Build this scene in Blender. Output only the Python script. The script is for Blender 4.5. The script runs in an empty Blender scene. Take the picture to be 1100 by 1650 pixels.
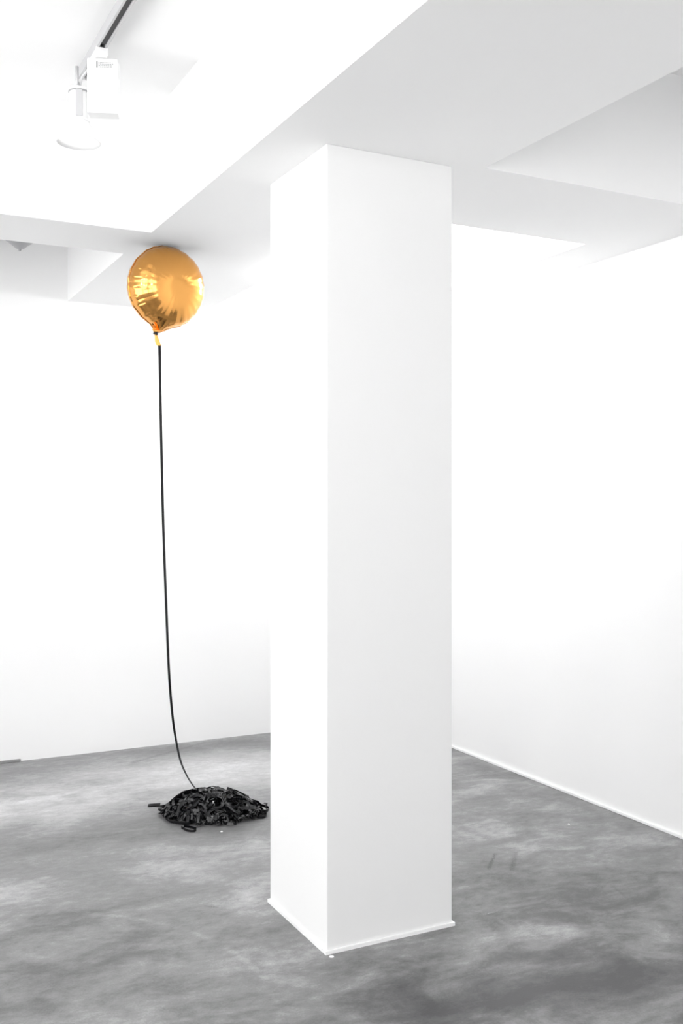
import bpy, bmesh, math, random
from mathutils import Vector, Matrix

# ------------------------------------------------------------------ camera, world, light, exposure
scn = bpy.context.scene
COL = scn.collection
F_PX, CX, HY, EYE = 1610.0, 550.0, 809.0, 1.5           # focal length and horizon in pixels, eye height
YAW = math.atan2(1610, 3150)                             # the room is turned 27 degrees to the camera

cam_d = bpy.data.cameras.new('camera'); cam = bpy.data.objects.new('camera', cam_d); COL.objects.link(cam)
cam.location = (0, 0, EYE); cam.rotation_euler = (math.pi/2, 0, -YAW)
cam_d.sensor_fit = 'HORIZONTAL'; cam_d.sensor_width = 36; cam_d.lens = 36*F_PX/1100
cam_d.shift_y = -16/1100
cam_d.clip_start = 0.05
scn.camera = cam

scn.view_settings.view_transform = 'Standard'; scn.view_settings.look = 'None'
scn.view_settings.gamma = 1; scn.view_settings.use_curve_mapping = False
scn.view_settings.exposure = 0.05
scn.cycles.use_denoising = True
scn.cycles.max_bounces = 20; scn.cycles.diffuse_bounces = 16; scn.cycles.glossy_bounces = 6
scn.cycles.sample_clamp_indirect = 10
scn.cycles.caustics_reflective = False; scn.cycles.caustics_refractive = False

world = bpy.data.worlds.new('world'); scn.world = world; world.use_nodes = True
FILL_ABOVE, FILL_BELOW = 3.35, 4.25                                    # added white fill above and below the horizon, brighter below to lift soffits
wnt = world.node_tree; wbg = wnt.nodes['Background']
wco = wnt.nodes.new('ShaderNodeTexCoord'); wsep = wnt.nodes.new('ShaderNodeSeparateXYZ'); wmr = wnt.nodes.new('ShaderNodeMapRange')
wnt.links.new(wco.outputs['Generated'], wsep.inputs[0]); wnt.links.new(wsep.outputs[2], wmr.inputs['Value'])
wmr.inputs['From Min'].default_value = -.06; wmr.inputs['From Max'].default_value = .06
wmr.inputs['To Min'].default_value = FILL_BELOW; wmr.inputs['To Max'].default_value = FILL_ABOVE
wbg.inputs[0].default_value = (1, 1, 1, 1); wnt.links.new(wmr.outputs[0], wbg.inputs[1])

def lamp(name, loc, watts, size, color=(1, 1, 1)):
    d = bpy.data.lights.new(name, 'POINT'); d.energy = watts; d.shadow_soft_size = size; d.color = color
    o = bpy.data.objects.new(name, d); COL.objects.link(o); o.location = loc
    return o
FAR, NEAR, LEFT = 44, 14, 8.7                              # watts
lamp('ceiling_lamp_far_bay', (2.36, 4.62, 2.69), FAR, 0.13)
lamp('fill_lamp_near_bay', (0.42, 1.30, 2.76), NEAR, 0.10)  # unseen fill lamp, added to brighten the near bay
for p_ in ((-0.45, 2.75, 2.66), (-0.75, 1.60, 2.70), (-0.25, 3.45, 2.70)):  # unseen fill lamps, added for ceiling brightness and small glints
    lamp('fill_lamp_left_bay', p_, LEFT, 0.09)

# ------------------------------------------------------------------ helpers
def at(px, py, d):
    """point of the room at distance d in front of the camera under pixel px, py"""
    xc = (px-CX)/F_PX*d
    return Vector((math.cos(YAW)*xc + math.sin(YAW)*d, -math.sin(YAW)*xc + math.cos(YAW)*d, EYE + (HY-py)/F_PX*d))

def obj(name, bm, mat, parent=None, smooth=False, bevel=0):
    bmesh.ops.recalc_face_normals(bm, faces=bm.faces)
    me = bpy.data.meshes.new(name); bm.to_mesh(me); bm.free()
    o = bpy.data.objects.new(name, me); COL.objects.link(o)
    for m in (mat if isinstance(mat, (list, tuple)) else [mat]): me.materials.append(m)
    if smooth:
        for p in me.polygons: p.use_smooth = True
    if parent: o.parent = parent
    if bevel:
        b = o.modifiers.new('bevel', 'BEVEL'); b.width = bevel; b.segments = 2; b.limit_method = 'ANGLE'
    return o

def tag(o, label=None, cat=None, group=None, kind=None):
    if label: o['label'] = label
    if cat: o['category'] = cat
    if group: o['group'] = group
    if kind: o['kind'] = kind
    return o

def thing(name, loc, label, cat, rotz=0):
    o = bpy.data.objects.new(name, None); COL.objects.link(o); o.location = loc; o.rotation_euler = (0, 0, rotz)
    o.empty_display_size = 0.05
    return tag(o, label, cat)

def box(bm, x0, x1, y0, y1, z0, z1, rot=None):
    vs = [bm.verts.new((x, y, z)) for z in (z0, z1) for y in (y0, y1) for x in (x0, x1)]
    if rot is not None:
        for v in vs: v.co = rot @ v.co
    for f in ((0,1,3,2), (4,5,7,6), (0,1,5,4), (2,3,7,6), (0,2,6,4), (1,3,7,5)):
        bm.faces.new([vs[i] for i in f])
    return vs

def lathe(bm, profile, n=32, centre=(0, 0, 0), mat=None, closed_top=True, closed_bottom=True):
    c = Vector(centre); rings = []
    for r, z in profile:
        ring = []
        for i in range(n):
            a = 2*math.pi*i/n
            p = Vector((r*math.cos(a), r*math.sin(a), z))
            if mat is not None: p = mat @ p
            ring.append(bm.verts.new(c + p))
        rings.append(ring)
    for a, b in zip(rings, rings[1:]):
        for i in range(n):
            bm.faces.new((a[i], a[(i+1) % n], b[(i+1) % n], b[i]))
    if closed_bottom: bm.faces.new(rings[0])
    if closed_top: bm.faces.new(rings[-1])

def tube(bm, pts, r, n=10):
    pts = [Vector(p) for p in pts]; rings = []
    for i, p in enumerate(pts):
        t = (pts[min(i+1, len(pts)-1)] - pts[max(i-1, 0)]).normalized()
        u = t.orthogonal().normalized() if abs(t.z) > .9 else t.cross(Vector((0, 0, 1))).normalized()
        w = t.cross(u)
        rings.append([bm.verts.new(p + r*(math.cos(2*math.pi*k/n)*u + math.sin(2*math.pi*k/n)*w)) for k in range(n)])
    for a, b in zip(rings, rings[1:]):
        for i in range(n): bm.faces.new((a[i], a[(i+1) % n], b[(i+1) % n], b[i]))
    bm.faces.new(rings[0]); bm.faces.new(rings[-1])

def catmull(pts, n):
    P = [Vector(p) for p in pts]; P = [2*P[0]-P[1]] + P + [2*P[-1]-P[-2]]
    out = []
    for i in range(1, len(P)-2):
        for k in range(n):
            t = k/n
            out.append(0.5*((2*P[i]) + (P[i+1]-P[i-1])*t + (2*P[i-1]-5*P[i]+4*P[i+1]-P[i+2])*t*t + (3*P[i]-P[i-1]-3*P[i+1]+P[i+2])*t**3))
    out.append(P[-2]); return out

def ribbon(bm, pts, widths, half, thick=0.0004):
    """a thin strip along pts whose half-width vector at every point is widths[i]*half"""
    rows = []
    for i, p in enumerate(pts):
        t = (pts[min(i+1, len(pts)-1)] - pts[max(i-1, 0)])
        t = t.normalized() if t.length > 1e-9 else Vector((1, 0, 0))
        w = widths[i] - t*widths[i].dot(t)
        w = w.normalized() if w.length > 1e-6 else t.orthogonal().normalized()
        n = t.cross(w)*thick
        rows.append([bm.verts.new(p + s*w*half + q*n) for s, q in ((-1, -1), (1, -1), (1, 1), (-1, 1))])
    for a, b in zip(rows, rows[1:]):
        for k in range(4): bm.faces.new((a[k], a[(k+1) % 4], b[(k+1) % 4], b[k]))
    bm.faces.new(rows[0]); bm.faces.new(rows[-1])

# ------------------------------------------------------------------ materials
def principled(name, color, rough=0.5, metal=0.0, spec=0.5):
    m = bpy.data.materials.new(name); m.use_nodes = True
    b = m.node_tree.nodes['Principled BSDF']
    b.inputs['Base Color'].default_value = (*color, 1); b.inputs['Roughness'].default_value = rough
    b.inputs['Metallic'].default_value = metal; b.inputs['Specular IOR Level'].default_value = spec
    return m, m.node_tree, b

class N:
    """a small node-graph writer"""
    def __init__(s, nt): s.nt = nt
    def new(s, kind, **kw):
        n = s.nt.nodes.new(kind)
        for k, v in kw.items(): setattr(n, k, v)
        return n
    def put(s, sock, v):
        if isinstance(v, bpy.types.NodeSocket): s.nt.links.new(v, sock)
        else: sock.default_value = v
    def math(s, op, a, b=0.0, clamp=False):
        n = s.new('ShaderNodeMath', operation=op, use_clamp=clamp); s.put(n.inputs[0], a); s.put(n.inputs[1], b); return n.outputs[0]
    def noise(s, vec, scale, detail=4, rough=.55, dist=0.0):
        n = s.new('ShaderNodeTexNoise'); s.put(n.inputs['Vector'], vec); n.inputs['Scale'].default_value = scale
        n.inputs['Detail'].default_value = detail; n.inputs['Roughness'].default_value = rough; n.inputs['Distortion'].default_value = dist
        return n.outputs['Fac']
    def smooth(s, v, a, b, lo=0.0, hi=1.0):
        n = s.new('ShaderNodeMapRange', interpolation_type='SMOOTHSTEP'); s.put(n.inputs['Value'], v)
        n.inputs['From Min'].default_value = a; n.inputs['From Max'].default_value = b
        n.inputs['To Min'].default_value = lo; n.inputs['To Max'].default_value = hi; return n.outputs[0]
    def mapping(s, vec, rz=0, scale=(1, 1, 1), loc=(0, 0, 0)):
        n = s.new('ShaderNodeMapping'); s.put(n.inputs['Vector'], vec); n.inputs['Rotation'].default_value = (0, 0, rz)
        n.inputs['Scale'].default_value = scale; n.inputs['Location'].default_value = loc; return n.outputs[0]

def plaster(name, color, bump=0.04):
    m, nt, b = principled(name, color, 0.85, spec=0.2); g = N(nt)
    co = g.new('ShaderNodeTexCoord').outputs['Object']
    f = g.noise(co, 90, 5, .6)
    bp = g.new('ShaderNodeBump'); bp.inputs['Strength'].default_value = bump; bp.inputs['Distance'].default_value = .004
    nt.links.new(f, bp.inputs['Height']); nt.links.new(bp.outputs[0], b.inputs['Normal'])
    return m

WHITE = plaster('white_painted_plaster', (0.835, 0.835, 0.835))
CEIL = plaster('white_ceiling_paint', (0.89, 0.89, 0.89), .03)
COLUMN = plaster('white_column_paint', (0.80, 0.80, 0.80), .06)
TRIM, _, _ = principled('white_gloss_trim', (0.88, 0.88, 0.88), .35)
SHADOWGAP, _, _ = principled('shadow_gap_grey', (0.24, 0.24, 0.24), .6)
LAMPW, _, _ = principled('white_powder_coat', (0.86, 0.86, 0.86), .45)
LAMPG, _, _ = principled('light_grey_metal', (0.55, 0.55, 0.56), .4, .3)
GREYM, _, _ = principled('mid_grey_metal', (0.40, 0.40, 0.41), .45, .2)
SLOT, _, _ = principled('dark_groove', (0.035, 0.035, 0.037), .5)
INK, _, _ = principled('grey_print', (0.30, 0.30, 0.30), .6)
PAPER, _, _ = principled('label_paper', (0.72, 0.72, 0.72), .6)
TAPE, tnt, tb = principled('glossy_black_tape', (0.004, 0.004, 0.005), .11, spec=.42)
PAINT, _, _ = principled('white_paint_drop', (0.9, 0.9, 0.9), .3)

GLOW, gnt, gb_ = principled('lit_bulb', (1, 1, 1), .4)
gb_.inputs['Emission Color'].default_value = (1, 1, 1, 1); gb_.inputs['Emission Strength'].default_value = 5

def concrete():
    m, nt, b = principled('polished_grey_concrete', (.2, .2, .2), .4, spec=.45); g = N(nt)
    co = g.new('ShaderNodeTexCoord').outputs['Object']
    x = g.new('ShaderNodeSeparateXYZ'); nt.links.new(co, x.inputs[0]); X, Y = x.outputs[0], x.outputs[1]
    str_co = g.mapping(co, math.radians(27), (0.75, 1.25, 1), (3.1, 1.7, 0))           # trowel streaks run across the view
    big = g.noise(str_co, 1.1, 4, .55, .9)
    mid = g.noise(str_co, 4.6, 7, .64, .5)
    fine = g.noise(g.mapping(co, math.radians(27), (.8, 1.3, 1)), 24, 6, .72)
    grain = g.noise(co, 160, 3, .6)
    v = g.math('ADD', g.math('MULTIPLY', big, .45), g.math('MULTIPLY', mid, .55))
    v = g.smooth(v, .30, .71)
    v = g.math('ADD', g.math('MULTIPLY', v, .85), g.math('MULTIPLY', g.math('SUBTRACT', fine, .5), .80))
    v = g.math('ADD', v, g.math('MULTIPLY', g.math('SUBTRACT', grain, .5), .40))
    # broad mottling that paints in the light falloff: paler back left, darker front
    def falloff_patch(px, py, rx, ry, amt, v):
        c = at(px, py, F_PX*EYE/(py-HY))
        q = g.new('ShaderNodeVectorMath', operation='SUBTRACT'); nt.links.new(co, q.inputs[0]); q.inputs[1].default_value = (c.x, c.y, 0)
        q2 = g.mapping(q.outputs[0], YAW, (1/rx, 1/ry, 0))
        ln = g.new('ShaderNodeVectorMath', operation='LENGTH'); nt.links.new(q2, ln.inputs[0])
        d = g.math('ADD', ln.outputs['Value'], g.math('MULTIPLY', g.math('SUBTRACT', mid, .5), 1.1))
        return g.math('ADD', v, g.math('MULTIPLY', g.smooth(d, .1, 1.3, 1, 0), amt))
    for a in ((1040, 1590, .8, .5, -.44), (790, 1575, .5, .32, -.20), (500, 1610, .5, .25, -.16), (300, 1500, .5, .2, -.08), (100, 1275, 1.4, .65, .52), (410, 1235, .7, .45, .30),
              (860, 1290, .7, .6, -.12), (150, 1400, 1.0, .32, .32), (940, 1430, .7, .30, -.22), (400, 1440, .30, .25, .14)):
        v = falloff_patch(*a, v)
    # faint trowel arcs left in the surface
    def arc(cx, cy, r, w, amt, v):
        dx = g.math('SUBTRACT', X, cx); dy = g.math('SUBTRACT', Y, cy)
        d = g.math('SQRT', g.math('ADD', g.math('MULTIPLY', dx, dx), g.math('MULTIPLY', dy, dy)))
        d = g.math('ABSOLUTE', g.math('SUBTRACT', d, r))
        k = g.math('MULTIPLY', g.smooth(d, 0, w, 1, 0), g.smooth(mid, .38, .62))
        return g.math('ADD', v, g.math('MULTIPLY', k, amt))
    def circ(p1, p2, p3):
        (ax, ay), (bx, by), (cx, cy) = [(q.x, q.y) for q in (at(*p, F_PX*EYE/(p[1]-HY)) for p in (p1, p2, p3))]
        D = 2*(ax*(by-cy)+bx*(cy-ay)+cx*(ay-by)); A2, B2, C2 = ax*ax+ay*ay, bx*bx+by*by, cx*cx+cy*cy
        ux = (A2*(by-cy)+B2*(cy-ay)+C2*(ay-by))/D; uy = (A2*(cx-bx)+B2*(ax-cx)+C2*(bx-ax))/D
        return ux, uy, math.hypot(ax-ux, ay-uy)
    v = arc(*circ((196, 1477), (325, 1508), (416, 1568)), .022, .15, v)
    v = arc(*circ((735, 1300), (830, 1282), (960, 1310)), .05, -.16, v)
    v = arc(*circ((735, 1262), (800, 1256), (880, 1270)), .04, .18, v)
    # two short dark scuffs right of the column and a few nicks
    def scuff(x0, y0, x1, y1, w, amt, v):
        L2 = (x1-x0)**2+(y1-y0)**2
        t = g.math('ADD', g.math('MULTIPLY', g.math('SUBTRACT', X, x0), (x1-x0)/L2), g.math('MULTIPLY', g.math('SUBTRACT', Y, y0), (y1-y0)/L2), True)
        dx = g.math('SUBTRACT', X, g.math('ADD', g.math('MULTIPLY', t, x1-x0), x0))
        dy = g.math('SUBTRACT', Y, g.math('ADD', g.math('MULTIPLY', t, y1-y0), y0))
        d = g.math('SQRT', g.math('ADD', g.math('MULTIPLY', dx, dx), g.math('MULTIPLY', dy, dy)))
        k = g.math('MULTIPLY', g.smooth(d, 0, w, 1, 0), g.smooth(grain, .42, .6))
        return g.math('ADD', v, g.math('MULTIPLY', k, amt))
    def fl(px, py):
        p = at(px, py, F_PX*EYE/(py-HY)); return p.x, p.y
    for a, c, w, amt in (((797, 1376), (787, 1400), .012, -.8), ((831, 1374), (824, 1402), .016, -.5), ((780, 1474), (800, 1468), .008, .5),
                         ((858, 1598), (868, 1597), .006, -.7), ((990, 1430), (1010, 1448), .012, -.2), ((0, 1342), (55, 1328), .02, -.25),
                         ((215, 1228), (330, 1196), .03, -.35), ((330, 1460), (350, 1462), .008, -.5)):
        v = scuff(*fl(*a), *fl(*c), w, amt, v)
    r = g.new('ShaderNodeValToRGB'); e = r.color_ramp.elements
    e[0].position = 0; e[0].color = (.055, .055, .056, 1); e[1].position = 1; e[1].color = (.62, .62, .622, 1)
    for ps, vl in ((.22, .105), (.53, .225), (.84, .45)):
        k = e.new(ps); k.color = (vl, vl, vl*1.005, 1)
    v = g.math('DIVIDE', g.math('ADD', v, .35), 1.6)
    nt.links.new(v, r.inputs[0]); nt.links.new(r.outputs[0], b.inputs['Base Color'])
    ro = g.math('ADD', .30, g.math('MULTIPLY', mid, .25)); nt.links.new(ro, b.inputs['Roughness'])
    bp = g.new('ShaderNodeBump'); bp.inputs['Strength'].default_value = .12; bp.inputs['Distance'].default_value = .004
    nt.links.new(fine, bp.inputs['Height']); nt.links.new(bp.outputs[0], b.inputs['Normal'])
    return m
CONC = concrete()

def foil():
    m, nt, b = principled('golden_orange_foil', (0.86, 0.415, 0.115), .16, 1.0); g = N(nt)
    co = g.new('ShaderNodeTexCoord').outputs['Object']
    f = g.noise(co, 14, 3, .5)
    bp = g.new('ShaderNodeBump'); bp.inputs['Strength'].default_value = .03; bp.inputs['Distance'].default_value = .01
    nt.links.new(f, bp.inputs['Height']); nt.links.new(bp.outputs[0], b.inputs['Normal'])
    return m
FOIL = foil()
FOIL2, _, _ = principled('matt_foil_underside', (0.85, 0.42, 0.10), .5, .6)

# ------------------------------------------------------------------ room shell
SOF, TOP = 2.69, 3.20                       # beam undersides and the bay ceilings between the beams
X0, X1, Y0, Y1 = -3.2, 3.383, -3.2, 6.0

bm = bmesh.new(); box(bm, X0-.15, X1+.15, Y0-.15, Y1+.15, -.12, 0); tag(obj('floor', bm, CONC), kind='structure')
bm = bmesh.new(); box(bm, X0-.15, X1+.15, Y1, Y1+.15, 0, 3.4); tag(obj('wall_back', bm, WHITE), kind='structure')
bm = bmesh.new(); box(bm, X1, X1+.15, Y0-.15, Y1, 0, 3.4); tag(obj('wall_right', bm, WHITE), kind='structure')
bm = bmesh.new()                                              # unseen left and front walls, openings added to let in fill light
box(bm, X0-.15, X0, Y0-.15, Y0+.4, 0, 3.4); box(bm, X0-.15, X0, 5.2, Y1, 0, 3.4); box(bm, X0-.15, X0, Y0+.4, 5.2, 2.69, 3.4); box(bm, X0-.15, X0, 1.0, 1.35, 0, 2.69)
tag(obj('wall_left', bm, WHITE), kind='structure')
bm = bmesh.new()
box(bm, X0, -2.7, Y0-.15, Y0, 0, 3.4); box(bm, 1.3, X1, Y0-.15, Y0, 0, 3.4); box(bm, -2.7, 1.3, Y0-.15, Y0, 2.6, 3.4); box(bm, -.8, -.5, Y0-.15, Y0, 0, 2.6)
tag(obj('wall_front', bm, WHITE), kind='structure')

R4X = 2.074
def ceiling():
    bays = [(-1.3, 1.26, -2.4, 4.31), (0.25, 1.25, 4.735, Y1), (2.074, 3.10, -2.4, 2.935), (R4X, 3.10, 3.595, Y1)]  # second bay's unseen left edge is drawn in to shade its inside
    xs = sorted({X0, X1, *[b[0] for b in bays], *[b[1] for b in bays]})
    ys = sorted({Y0, Y1, *[b[2] for b in bays], *[b[3] for b in bays]})
    def up(i, j):
        if not (0 <= i < len(xs)-1 and 0 <= j < len(ys)-1): return None
        x, y = (xs[i]+xs[i+1])/2, (ys[j]+ys[j+1])/2
        return any(a < x < b and c < y < d for a, b, c, d in bays)
    bm = bmesh.new()
    q = lambda *p: bm.faces.new([bm.verts.new(v) for v in p])
    for i in range(len(xs)-1):
        for j in range(len(ys)-1):
            z = TOP if up(i, j) else SOF
            a, b, c, d = xs[i], xs[i+1], ys[j], ys[j+1]
            q((a, c, z), (b, c, z), (b, d, z), (a, d, z))
            if up(i, j):
                if not up(i+1, j): q((b, c, SOF), (b, d, SOF), (b, d, TOP), (b, c, TOP))
                if not up(i-1, j): q((a, c, SOF), (a, d, SOF), (a, d, TOP), (a, c, TOP))
                if up(i, j+1) is False: q((a, d, SOF), (b, d, SOF), (b, d, TOP), (a, d, TOP))
                if not up(i, j-1): q((a, c, SOF), (b, c, SOF), (b, c, TOP), (a, c, TOP))
    q((X0, Y0, 3.4), (X1, Y0, 3.4), (X1, Y1, 3.4), (X0, Y1, 3.4))
    bmesh.ops.remove_doubles(bm, verts=bm.verts, dist=1e-5)
    return bm
tag(obj('ceiling', ceiling(), CEIL), kind='structure')

bm = bmesh.new(); box(bm, X1-.012, X1, Y0, Y1, 0, .014); tag(obj('baseboard_right', bm, TRIM, bevel=.002), kind='structure')
p = at(33, 1226, F_PX*EYE/(1226-HY))
bm = bmesh.new(); box(bm, p.x-1.3, p.x, Y1-.012, Y1, 0, .014); tag(obj('shadow_gap_strip_1', bm, SHADOWGAP, bevel=.003), kind='structure')  # dark strip standing in for the shadow gap at the wall base

# ------------------------------------------------------------------ column
CX0, CX1, CY0, CY1 = 1.466, 1.960, 2.975, 3.455
c = thing('column', ((CX0+CX1)/2, (CY0+CY1)/2, 0), 'broad square white painted column running from concrete floor to ceiling beam', 'column')
hx, hy = (CX1-CX0)/2, (CY1-CY0)/2
bm = bmesh.new(); box(bm, -hx, hx, -hy, hy, 0, SOF); obj('shaft', bm, COLUMN, c, bevel=.003)
bm = bmesh.new(); t, h = .008, .012
for a in ((-hx-t, hx+t, -hy-t, -hy), (-hx-t, hx+t, hy, hy+t), (-hx-t, -hx, -hy, hy), (hx, hx+t, -hy, hy)): box(bm, *a, 0, h)
s = obj('skirting', bm, TRIM, c); s['label'] = 'thin glossy white edging at the foot of the column'

# ------------------------------------------------------------------ ceiling track and spotlight
TX, K = 0.882, 1.145                        # where the track hangs and the size factor of its fittings
tr = thing('ceiling_track', (TX, 0.6, TOP), 'long white lighting track with dark groove on the ceiling at upper left', 'lighting track')
bm = bmesh.new(); zb = -.040; y0, y1 = -2.6, 3.36
box(bm, -.019, -.010, y0, y1, zb, 0); box(bm, .010, .019, y0, y1, zb, 0); box(bm, -.010, .010, y0, y1, -.012, 0)
obj('rail', bm, LAMPG, tr, bevel=.001)
bm = bmesh.new(); box(bm, -.0098, .0098, y0, 3.03, -.034, -.013); g_ = obj('groove', bm, SLOT, tr); g_['label'] = 'dark conductor groove'
bm = bmesh.new(); box(bm, -.021, .021, y1, y1+.014, -.042, 0); obj('end_cap', bm, LAMPW, tr, bevel=.002)

adp = at(157, 90, 3.225*K)
org = Vector((TX, adp.y, TOP-.040))
sp = thing('track_spotlight', org, 'white track spotlight with gear box and flared shade hanging from the ceiling track', 'spotlight')
def loc_(px, py, d): return (at(px, py, d*K) - org)/K            # measured at the size of the first layout, enlarged by grow()
def grow(bm):
    for v in bm.verts: v.co *= K
    return bm
bm = bmesh.new(); box(bm, -.017, .017, -.045, .045, -.030, 0); box(bm, -.019, .019, -.048, -.040, -.026, 0)
obj('track_adapter', grow(bm), LAMPW, sp, bevel=.002)
gc = loc_(167, 144, 3.22)
R = Matrix.Rotation(math.radians(-22), 3, 'Z')
bm = bmesh.new(); box(bm, -.048, .048, -.028, .028, -.086, .088, R)
for v in bm.verts: v.co += gc
gb = obj('gear_box', grow(bm), LAMPW, sp, bevel=.003)
bm = bmesh.new()
for k in range(8):
    x = -.030 + k*.0085
    box(bm, x, x+.002, -.0292, -.0278, -.070, .040, R)
for v in bm.verts: v.co += gc
f_ = obj('vent_fins', grow(bm), LAMPW, gb)
bm = bmesh.new(); box(bm, -.020, .036, -.0290, -.0278, .056, .078, R)
for v in bm.verts: v.co += gc
lb = obj('rating_label', grow(bm), PAPER, gb); lb['label'] = 'small grey label with illegible print'
bm = bmesh.new(); random.seed(4)
box(bm, -.0195, -.0145, -.0294, -.0286, .057, .077, R)
for row in range(4):
    x = -.012
    while x < .030:
        w = random.uniform(.002, .006); z = .0735-row*.0047
        box(bm, x, min(x+w, .034), -.0294, -.0286, z-.0009, z+.0009, R); x += w+.0016
for v in bm.verts: v.co += gc + R @ Vector((0, 0, 0))
me_ = bpy.data.meshes.new('rating_label'); grow(bm)
me_.materials.append(PAPER); me_.materials.append(INK)
base = bmesh.new(); base.from_mesh(lb.data)
nb = len(base.faces); base.free()
off = bmesh.new(); off.from_mesh(lb.data)
bm.to_mesh(me_); bm.free()
off.from_mesh(me_)
for i, f in enumerate(off.faces): f.material_index = 0 if i < nb else 1
off.to_mesh(lb.data); off.free(); lb.data.materials.append(INK)
LD = 3.30
lc = lambda py: loc_(127, py, LD)
hz = lambda py: lc(py).z
hx_, hy_ = lc(170).x, lc(170).y
bm = bmesh.new()
tube(bm, [(hx_-.006, hy_, hz(108)), (hx_-.006, hy_, hz(144))], .0055)
obj('stem', grow(bm), LAMPG, sp, smooth=True)
bm = bmesh.new()
tube(bm, [(hx_+.004, hy_-.002, hz(146)), (hx_+.004, hy_-.002, hz(134)), (hx_+.006, hy_-.02, hz(128)), (hx_+.03, hy_-.06, hz(112)), (0, 0, -.02)], .005)
obj('arm', grow(bm), LAMPG, sp, smooth=True)
bm = bmesh.new(); lathe(bm, [(.029, hz(193)), (.031, hz(192)), (.031, hz(149)), (.029, hz(148))], 28, (hx_, hy_, 0))
hd = obj('lamp_housing', grow(bm), LAMPW, sp, smooth=True)
bm = bmesh.new()                                            # recessed grey spine on the viewer's side
wx = org + Vector((hx_, hy_, 0))*K
ang = math.atan2(-wx.y, -wx.x)
Rz = Matrix.Rotation(ang, 3, 'Z')
box(bm, .020, .0335, -.011, .012, hz(192), hz(149), Rz)
for v in bm.verts: v.co += Vector((hx_, hy_, 0))
s_ = obj('spine', grow(bm), LAMPG, hd, bevel=.002); s_['label'] = 'light grey spine of the lamp housing'
for zc in (146.5, 195):
    bm = bmesh.new(); lathe(bm, [(.030, hz(zc+2)), (.036, hz(zc+1.8)), (.036, hz(zc-1.8)), (.030, hz(zc-2))], 28, (hx_, hy_, 0))
    obj('collar', grow(bm), LAMPW, sp, smooth=False)
for zc in (149.2, 197.4):
    bm = bmesh.new(); lathe(bm, [(.0335, hz(zc+.6)), (.0335, hz(zc-.6))], 28, (hx_, hy_, 0))
    obj('joint_ring', grow(bm), GREYM, hd)
bm = bmesh.new()
lathe(bm, [(.034, hz(197)), (.044, hz(205)), (.056, hz(217)), (.066, hz(226)), (.072, hz(230)), (.070, hz(230.5)), (.054, hz(218)), (.030, hz(199))], 36, (hx_, hy_, 0), closed_top=False, closed_bottom=False)
obj('flared_shade', grow(bm), LAMPW, sp, smooth=True)
bm = bmesh.new(); lathe(bm, [(.012, hz(200)), (.024, hz(206)), (.034, hz(215)), (.036, hz(222)), (.028, hz(226)), (.010, hz(228))], 24, (hx_, hy_, 0))
bl = obj('bulb', grow(bm), GLOW, sp, smooth=True); bl['label'] = 'lit bulb inside the shade'

# small cone fixture half hidden behind the beam, far left
fd = 5.30
tip = at(32, 405, fd)
fx = thing('ceiling_fixture', (tip.x, tip.y, TOP), 'small grey cone-shaped fixture showing below the ceiling beam at far left', 'ceiling fixture')
zt = tip.z - TOP
bm = bmesh.new()
lathe(bm, [(.012, zt+.012), (.022, zt+.016), (.036, zt+.028), (.058, zt+.044), (.082, zt+.062), (.090, zt+.075), (.086, zt+.085), (.03, zt+.10)], 32)
obj('cone_body', bm, GREYM, fx, smooth=True)
bm = bmesh.new(); lathe(bm, [(.003, zt), (.007, zt+.004), (.008, zt+.010), (.006, zt+.016)], 16); obj('tip', bm, GREYM, fx, smooth=True)
bm = bmesh.new(); lathe(bm, [(.028, zt+.09), (.028, zt+.11), (.010, zt+.115), (.010, -.02), (.045, -.016), (.045, 0)], 20); obj('stem', bm, LAMPW, fx)

# ------------------------------------------------------------------ foil balloon
BD = 4.66
BR = 0.188
bc = at(267.5, 464, BD)
ba = thing('foil_balloon', bc, 'round golden orange foil balloon pressed against the underside of the ceiling beam', 'balloon')
def paper_profile(n=60):
    zs = [0.0]*(n+1); rs = [i/n for i in range(n+1)]
    fn = lambda t: t*t/math.sqrt(max(1-t**4, 1e-9))
    for i in range(n-1, -1, -1):
        a, b = rs[i], rs[i+1]; s = 0
        for k in range(40):                                    # substitution keeps the end point tame
            u0 = math.acos(min(1, a)); u1 = math.acos(min(1, b)); u = u0+(u1-u0)*(k+.5)/40
            s += fn(math.cos(u))*math.sin(u)*(u0-u1)/40
        zs[i] = zs[i+1]+s
    return rs, zs
rs, zs = paper_profile()
def prof(r):
    x = min(max(r, 0), 1)*(len(rs)-1); i = min(int(x), len(rs)-2); t = x-i
    return zs[i]*(1-t)+zs[i+1]*t
# local frame: A = along the seam plane towards the neck (down), B = across it, Nn = face normal
right = Vector((math.cos(YAW), -math.sin(YAW), 0)); fwd = Vector((math.sin(YAW), math.cos(YAW), 0)); upv = Vector((0, 0, 1))
th = math.radians(36)
Nn = (math.sin(th)*right - math.cos(th)*fwd - .11*upv).normalized()
roll = math.radians(10)
dn = (-upv*math.cos(roll) - right*math.sin(roll))
Nn = (Nn - dn*Nn.dot(dn)).normalized(); Bn = Nn.cross(dn).normalized()
random.seed(11)
NF = 24
creases = [(k+random.uniform(-.22, .22))*2*math.pi/NF for k in range(NF)]
cdepth = [random.uniform(.6, 1.25) for _ in creases]; clen = [random.uniform(.78, .94) for _ in creases]
def wrapd(a): return (a+math.pi) % (2*math.pi)-math.pi
def rim(phi):
    m = min(abs(wrapd(phi-c)) for c in creases)
    return 1 - .016*(1-min(m/(math.pi/NF), 1))*-1 - .016          # corners stand out, flats between them
bm = bmesh.new()
NP, NR = 720, 54
SGN = 1 if Bn.dot(right) > 0 else -1
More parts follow.
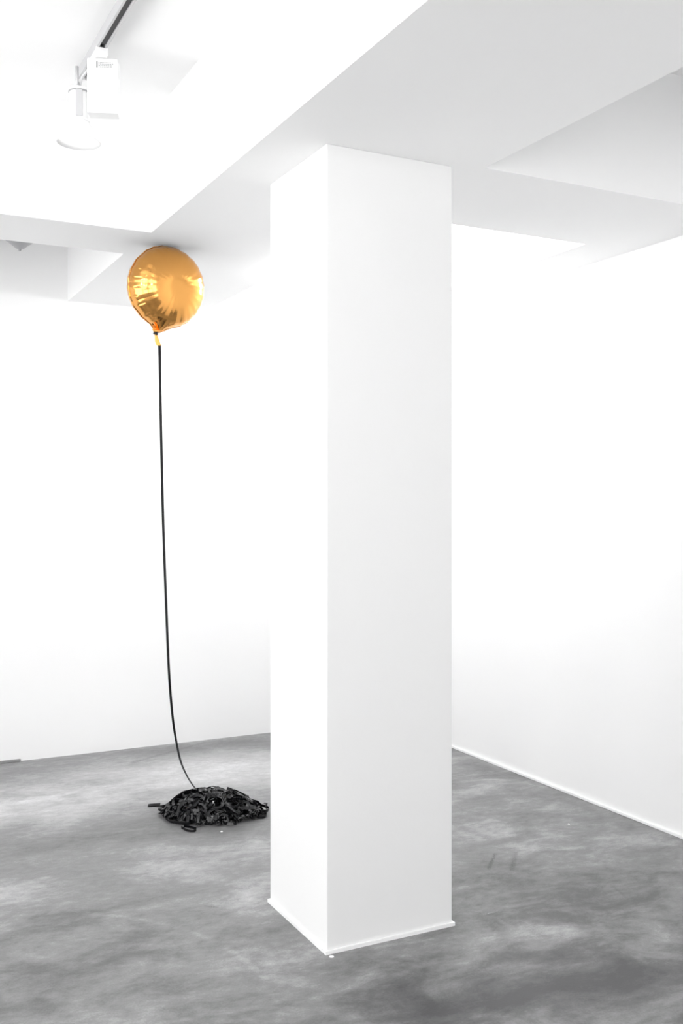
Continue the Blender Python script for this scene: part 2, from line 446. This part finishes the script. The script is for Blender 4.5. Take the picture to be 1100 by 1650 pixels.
def bpoint(phi, r, side):
    rr = rim(phi)
    zz = prof(r)
    calm = .12 + .88*max(0, min(1, .5-.9*math.sin(phi)*SGN))       # the side turned to the far corner is smoother
    for c, dpt, ln in zip(creases, cdepth, clen):
        d = abs(wrapd(phi-c))
        if d < .30:
            w = max(0, (r-ln)/(1-ln)); w = min(1, w*1.8); w = w*w*(3-2*w)
            zz -= calm*.046*dpt*math.exp(-(d/.020)**1.4)*w*(1-r**20)
            zz += calm*.004*dpt*math.exp(-((d-.10)/.05)**2)*w*(1-r**14)
    # the film is pulled together towards the neck
    nk = math.exp(-(wrapd(phi)/.16)**2)*max(0, (r-.80)/.20)**1.6
    rad = BR*r*(rr*(1-(.0 if r < .5 else 0)) + .13*nk)
    zz = zz*(1-.35*nk)
    return dn*(rad*math.cos(phi)) + Bn*(rad*math.sin(phi)) + Nn*(side*BR*zz*1.02)
rows = {}
rad_steps = [1-(1-i/NR)**1.7 for i in range(1, NR)]
for side in (1, -1):
    cvert = bm.verts.new(Nn*(side*BR*prof(0)*1.02)); prev = None
    for r in rad_steps:
        ring = [bm.verts.new(bpoint(2*math.pi*k/NP, r, side)) for k in range(NP)]
        for k in range(NP):
            if prev is None: bm.faces.new((cvert, ring[k], ring[(k+1) % NP]))
            else: bm.faces.new((prev[k], ring[k], ring[(k+1) % NP], prev[(k+1) % NP]))
        prev = ring
    rows[side] = prev
seam = [bm.verts.new(bpoint(2*math.pi*k/NP, 1, 1)) for k in range(NP)]
fl = [bm.verts.new(v.co*1.018 + Nn*.0015*math.sin(9*2*math.pi*k/NP)) for k, v in enumerate(seam)]
for k in range(NP):
    j = (k+1) % NP
    bm.faces.new((rows[1][k], seam[k], seam[j], rows[1][j])); bm.faces.new((rows[-1][k], seam[k], seam[j], rows[-1][j]))
    bm.faces.new((seam[k], fl[k], fl[j], seam[j]))
zmax = max(v.co.z for v in bm.verts)
ba.location.z = SOF - zmax - .001
obj('envelope', bm, FOIL, ba, smooth=True)
# neck, knot and tail
neck0 = dn*BR*1.10
loc2 = lambda px, py: at(px, py, BD-.03) - ba.location
kn = loc2(250.5, 537.5)
bm = bmesh.new()
path = catmull([dn*BR*.99, dn*BR*1.07, loc2(250, 532), kn], 8)
rad = [.036*(1-i/(len(path)-1))**1.5+.0065 for i in range(len(path))]
rings = []
for i, (pp, rr) in enumerate(zip(path, rad)):
    ring = []
    for k in range(40):
        a = 2*math.pi*k/40; w = 1+.13*math.cos(9*a+.5)
        ring.append(bm.verts.new(pp + Bn*math.cos(a)*rr*w + Nn*math.sin(a)*rr*.62*w))
    rings.append(ring)
for a, b in zip(rings, rings[1:]):
    for k in range(40): bm.faces.new((a[k], a[(k+1) % 40], b[(k+1) % 40], b[k]))
obj('neck', bm, FOIL, ba, smooth=True)
bm = bmesh.new()
for dz in (-.004, 0, .004):
    ctr = kn + upv*dz*.8
    ring = [ctr + right*.0085*math.cos(2*math.pi*k/20) + fwd*.0085*math.sin(2*math.pi*k/20) + upv*.002*math.sin(2*math.pi*k/20+dz*300) for k in range(21)]
    tube(bm, ring, .0034, 8)
k_ = obj('knot', bm, TAPE, ba, smooth=True); k_['label'] = 'black tie around the balloon neck'
bm = bmesh.new()
tl = catmull([kn, loc2(252, 543), loc2(253.5, 550), loc2(256, 556.5), loc2(257.5, 559)], 6)
wd = [.006, .0085, .0125, .0125, .0045]
rows_ = []
for i, pp in enumerate(tl):
    x = i/(len(tl)-1)*(len(wd)-1); j = min(int(x), len(wd)-2); w = wd[j]*(1-(x-j))+wd[j+1]*(x-j)
    a = .4+1.2*i/len(tl); cup = .0025
    rows_.append([bm.verts.new(pp + (right*math.cos(.5*s) - fwd*math.sin(.5*s)*.4)*w*s*.98 + fwd*(cup*(s*s) - .004)) for s in (-1, -.6, -.2, .2, .6, 1)])
for a, b in zip(rows_, rows_[1:]):
    for k in range(5): bm.faces.new((a[k], a[k+1], b[k+1], b[k]))
t_ = obj('tail', bm, FOIL2, ba, smooth=True)
sm = t_.modifiers.new('solid', 'SOLIDIFY'); sm.thickness = .0008
bpy.context.view_layer.update()

# ------------------------------------------------------------------ hanging tape
HD = 4.80
strand_px = [(256.8, 557, 0), (257.3, 575, 0), (258.5, 650, .03), (260.3, 740, .08), (263, 850, .15), (267, 960, .3), (272, 1080, .5),
             (277.5, 1150, .65), (283, 1190, .75), (290.5, 1225, .85), (300, 1248, .93), (309, 1263, 1), (318, 1273.5, 1.03), (326, 1276, 1.05)]
pts = catmull([at(x, y, BD-.035+(HD-BD+.03)*k) for x, y, k in strand_px], 14)
ws = []
for i, pp in enumerate(pts):
    u = i/(len(pts)-1)
    a = math.radians(12 + 58*min(1, u*1.25) + 6*math.sin(u*9))
    ws.append(right*math.cos(a) + fwd*math.sin(a))
bm = bmesh.new(); ribbon(bm, pts, ws, .0064, .0003)
st = obj('tape_strand', bm, TAPE, smooth=False)
tag(st, 'single long black tape hanging from the golden balloon down to the heap', 'ribbon')

# ------------------------------------------------------------------ heap of tape on the floor
hc = at(343, 1312, F_PX*EYE/(1312-HY)); hc.z = 0
hp = thing('tape_heap', hc, 'tangled heap of glossy black tape lying on the concrete floor under the balloon', 'heap of tape')
AX, AY, AH = .240, .170, .106
def mound(u, v):
    """height of the heap over local right/forward coordinates in metres"""
    r = math.sqrt((u/AX)**2+(v/AY)**2)
    skew = 1 - .28*max(0, u/AX)
    return AH*skew*max(0, 1-r**2.6)**.75
def hpnt(u, v, z): return right*u + fwd*v + upv*z
random.seed(23)
bm = bmesh.new()
NA, NB = 72, 16
prev = None; top = bm.verts.new(hpnt(0, 0, mound(0, 0)*.8))
for i in range(1, NB+1):
    r = i/NB; ring = []
    for k in range(NA):
        a = 2*math.pi*k/NA
        e = .90 + .05*math.sin(5*a+1) + .04*math.sin(11*a)
        u, v = AX*r*e*math.cos(a), AY*r*e*math.sin(a)
        z = max(.001, mound(u, v)*.80 + random.uniform(-.006, .006)) if i < NB else .001
        ring.append(bm.verts.new(hpnt(u, v, z)))
    for k in range(NA):
        if prev is None: bm.faces.new((top, ring[k], ring[(k+1) % NA]))
        else: bm.faces.new((prev[k], ring[k], ring[(k+1) % NA], prev[(k+1) % NA]))
    prev = ring
# loops and folds of half-inch tape wound over one another
for n in range(170):
    while True:
        u, v = random.uniform(-AX, AX), random.uniform(-AY, AY)
        if (u/AX)**2+(v/AY)**2 < 1.0: break
    base = mound(u, v)*random.uniform(.72, 1.02)
    R0 = random.uniform(.016, .055); el = random.uniform(.45, 1)
    yaw, tilt = random.uniform(0, 2*math.pi), random.choice((random.uniform(0, .5), random.uniform(.7, 1.5)))
    M = Matrix.Rotation(yaw, 3, 'Z') @ Matrix.Rotation(tilt, 3, 'X')
    turns = random.uniform(.55, 1.3); k1 = random.uniform(0, 6.28); rise = random.uniform(-.02, .02)
    tw0, tw1 = random.uniform(-2, 2), random.uniform(-1.8, 1.8)
    P, W = [], []
    m = 26
    for i in range(m+1):
        t = i/m; a = k1 + turns*2*math.pi*t
        rr = R0*(1+.25*math.sin(2.3*a+k1))
        q = M @ Vector((rr*math.cos(a), el*rr*math.sin(a), rise*t))
        uu, vv, zz = u+q.x, v+q.y, base+q.z*.7
        hi = mound(uu, vv)*1.06+(.012 if n % 6 else .026)
        zz = min(max(zz, .007), hi)
        P.append(hpnt(uu, vv, zz))
        nrm = M @ Vector((0, 0, 1)); rad_ = M @ Vector((math.cos(a), math.sin(a), 0))
        tw = tw0*.25 + tw1*.4*t
        w = nrm*math.cos(tw)+rad_*math.sin(tw)
        W.append(right*w.x+fwd*w.y+upv*w.z)
    ribbon(bm, P, W, .0062, .0003)
# longer lengths wandering over the outside of the heap
for n in range(95):
    while True:
        u, v = random.uniform(-AX, AX), random.uniform(-AY, AY)
        if (u/AX)**2+(v/AY)**2 < .95: break
    L = random.uniform(.12, .34); m = int(L/.006); h = random.uniform(0, 6.28)
    k0 = random.uniform(-32, 32); kp = random.uniform(0, 6.28); kf = random.uniform(8, 22)
    lay = random.uniform(.002, .013); tw = random.uniform(-.9, .9); tf = random.uniform(4, 12)
    P, W = [], []
    for i in range(m+1):
        sl = i*.006
        h += (k0*.6 + 26*math.sin(kf*sl+kp))*.006
        r0 = math.sqrt((u/AX)**2+(v/AY)**2)
        if r0 > .96: h = math.atan2(-v, -u) + .9*math.sin(kp) ; 
        u += .006*math.cos(h); v += .006*math.sin(h)
        z = max(.007, mound(u, v)*.97 + lay*(1+.8*math.sin(tf*sl*2+kp)))
        P.append(hpnt(u, v, z))
        gx = (mound(u+.004, v)-mound(u-.004, v))/.008; gy = (mound(u, v+.004)-mound(u, v-.004))/.008
        nrm = Vector((-gx, -gy, 1)).normalized(); side = nrm.cross(Vector((math.cos(h), math.sin(h), 0)))
        a = tw + .7*math.sin(tf*sl+kp)
        w = side*math.cos(a)+nrm*math.sin(a)
        W.append(right*w.x+fwd*w.y+upv*w.z)
    P2 = [P[0]] + [(P[j-1]+2*P[j]+P[j+1])/4 for j in range(1, len(P)-1)] + [P[-1]]
    ribbon(bm, P2, W, .0062, .0003)
for v in bm.verts: v.co.z = max(v.co.z, .0006)
obj('tangled_tape', bm, TAPE, hp, smooth=False)

def loose(name, px_pts, wfun, label):
    """tape lying out beyond the heap; px_pts are (pixel, pixel, height) on the floor"""
    P = []
    for px, py, z in px_pts:
        d = F_PX*(EYE-z)/(py-HY); P.append(at(px, py, d)-hc)
    P = catmull(P, 10)
    bm = bmesh.new(); ribbon(bm, P, [wfun(i/(len(P)-1)) for i in range(len(P))], .0062, .0003)
    for v in bm.verts: v.co.z = max(v.co.z, .0006)
    o = obj(name, bm, TAPE, hp); o['label'] = label
loose('loose_end', [(275, 1302, .02), (262, 1300, .022), (250, 1298.5, .018), (238.5, 1298.5, .012), (242, 1297, .02), (258, 1296, .03)],
      lambda t: upv*.8+fwd*.6, 'folded end of tape sticking out at the left of the heap')
loose('loose_loop', [(404, 1309, .02), (414, 1316, .008), (424, 1317, .007), (429.5, 1313, .01), (426, 1308.5, .016), (416, 1306, .02), (405, 1305, .03)],
      lambda t: upv, 'small loop of tape at the right of the heap')
loose('loose_curl', [(412, 1308, .02), (421, 1308, .018), (428, 1303, .025), (430, 1296, .03), (425, 1294, .034)],
      lambda t: upv*.3+fwd, 'thin curl of tape standing up at the right of the heap')
loose('loose_loop', [(292, 1333, .01), (303, 1338.5, .006), (313, 1339, .006), (316, 1335.5, .008), (306, 1332.5, .012), (296, 1331, .014)],
      lambda t: upv, 'loop of tape lying flat at the front of the heap')

# ------------------------------------------------------------------ paint drops on the floor
def drop(px, py, rx, ry, label):
    p = at(px, py, F_PX*EYE/(py-HY)); p.z = 0
    bm = bmesh.new(); lathe(bm, [(1, 0), (.92, .35), (.6, .8), (.2, 1)], 20)
    for v in bm.verts: v.co = right*v.co.x*rx + fwd*v.co.y*ry + upv*v.co.z*.0025
    o = obj('paint_drop', bm, PAINT, smooth=True); o.location = p
    tag(o, label, 'paint drop')
drop(534, 1541.5, .0085, .009, 'white paint drop on the floor at the front corner of the column')
drop(357, 1340, .006, .008, 'white paint drop on the floor just in front of the tape heap')
drop(916, 1328, .005, .007, 'white paint drop on the bare floor right of the column, towards the right wall')
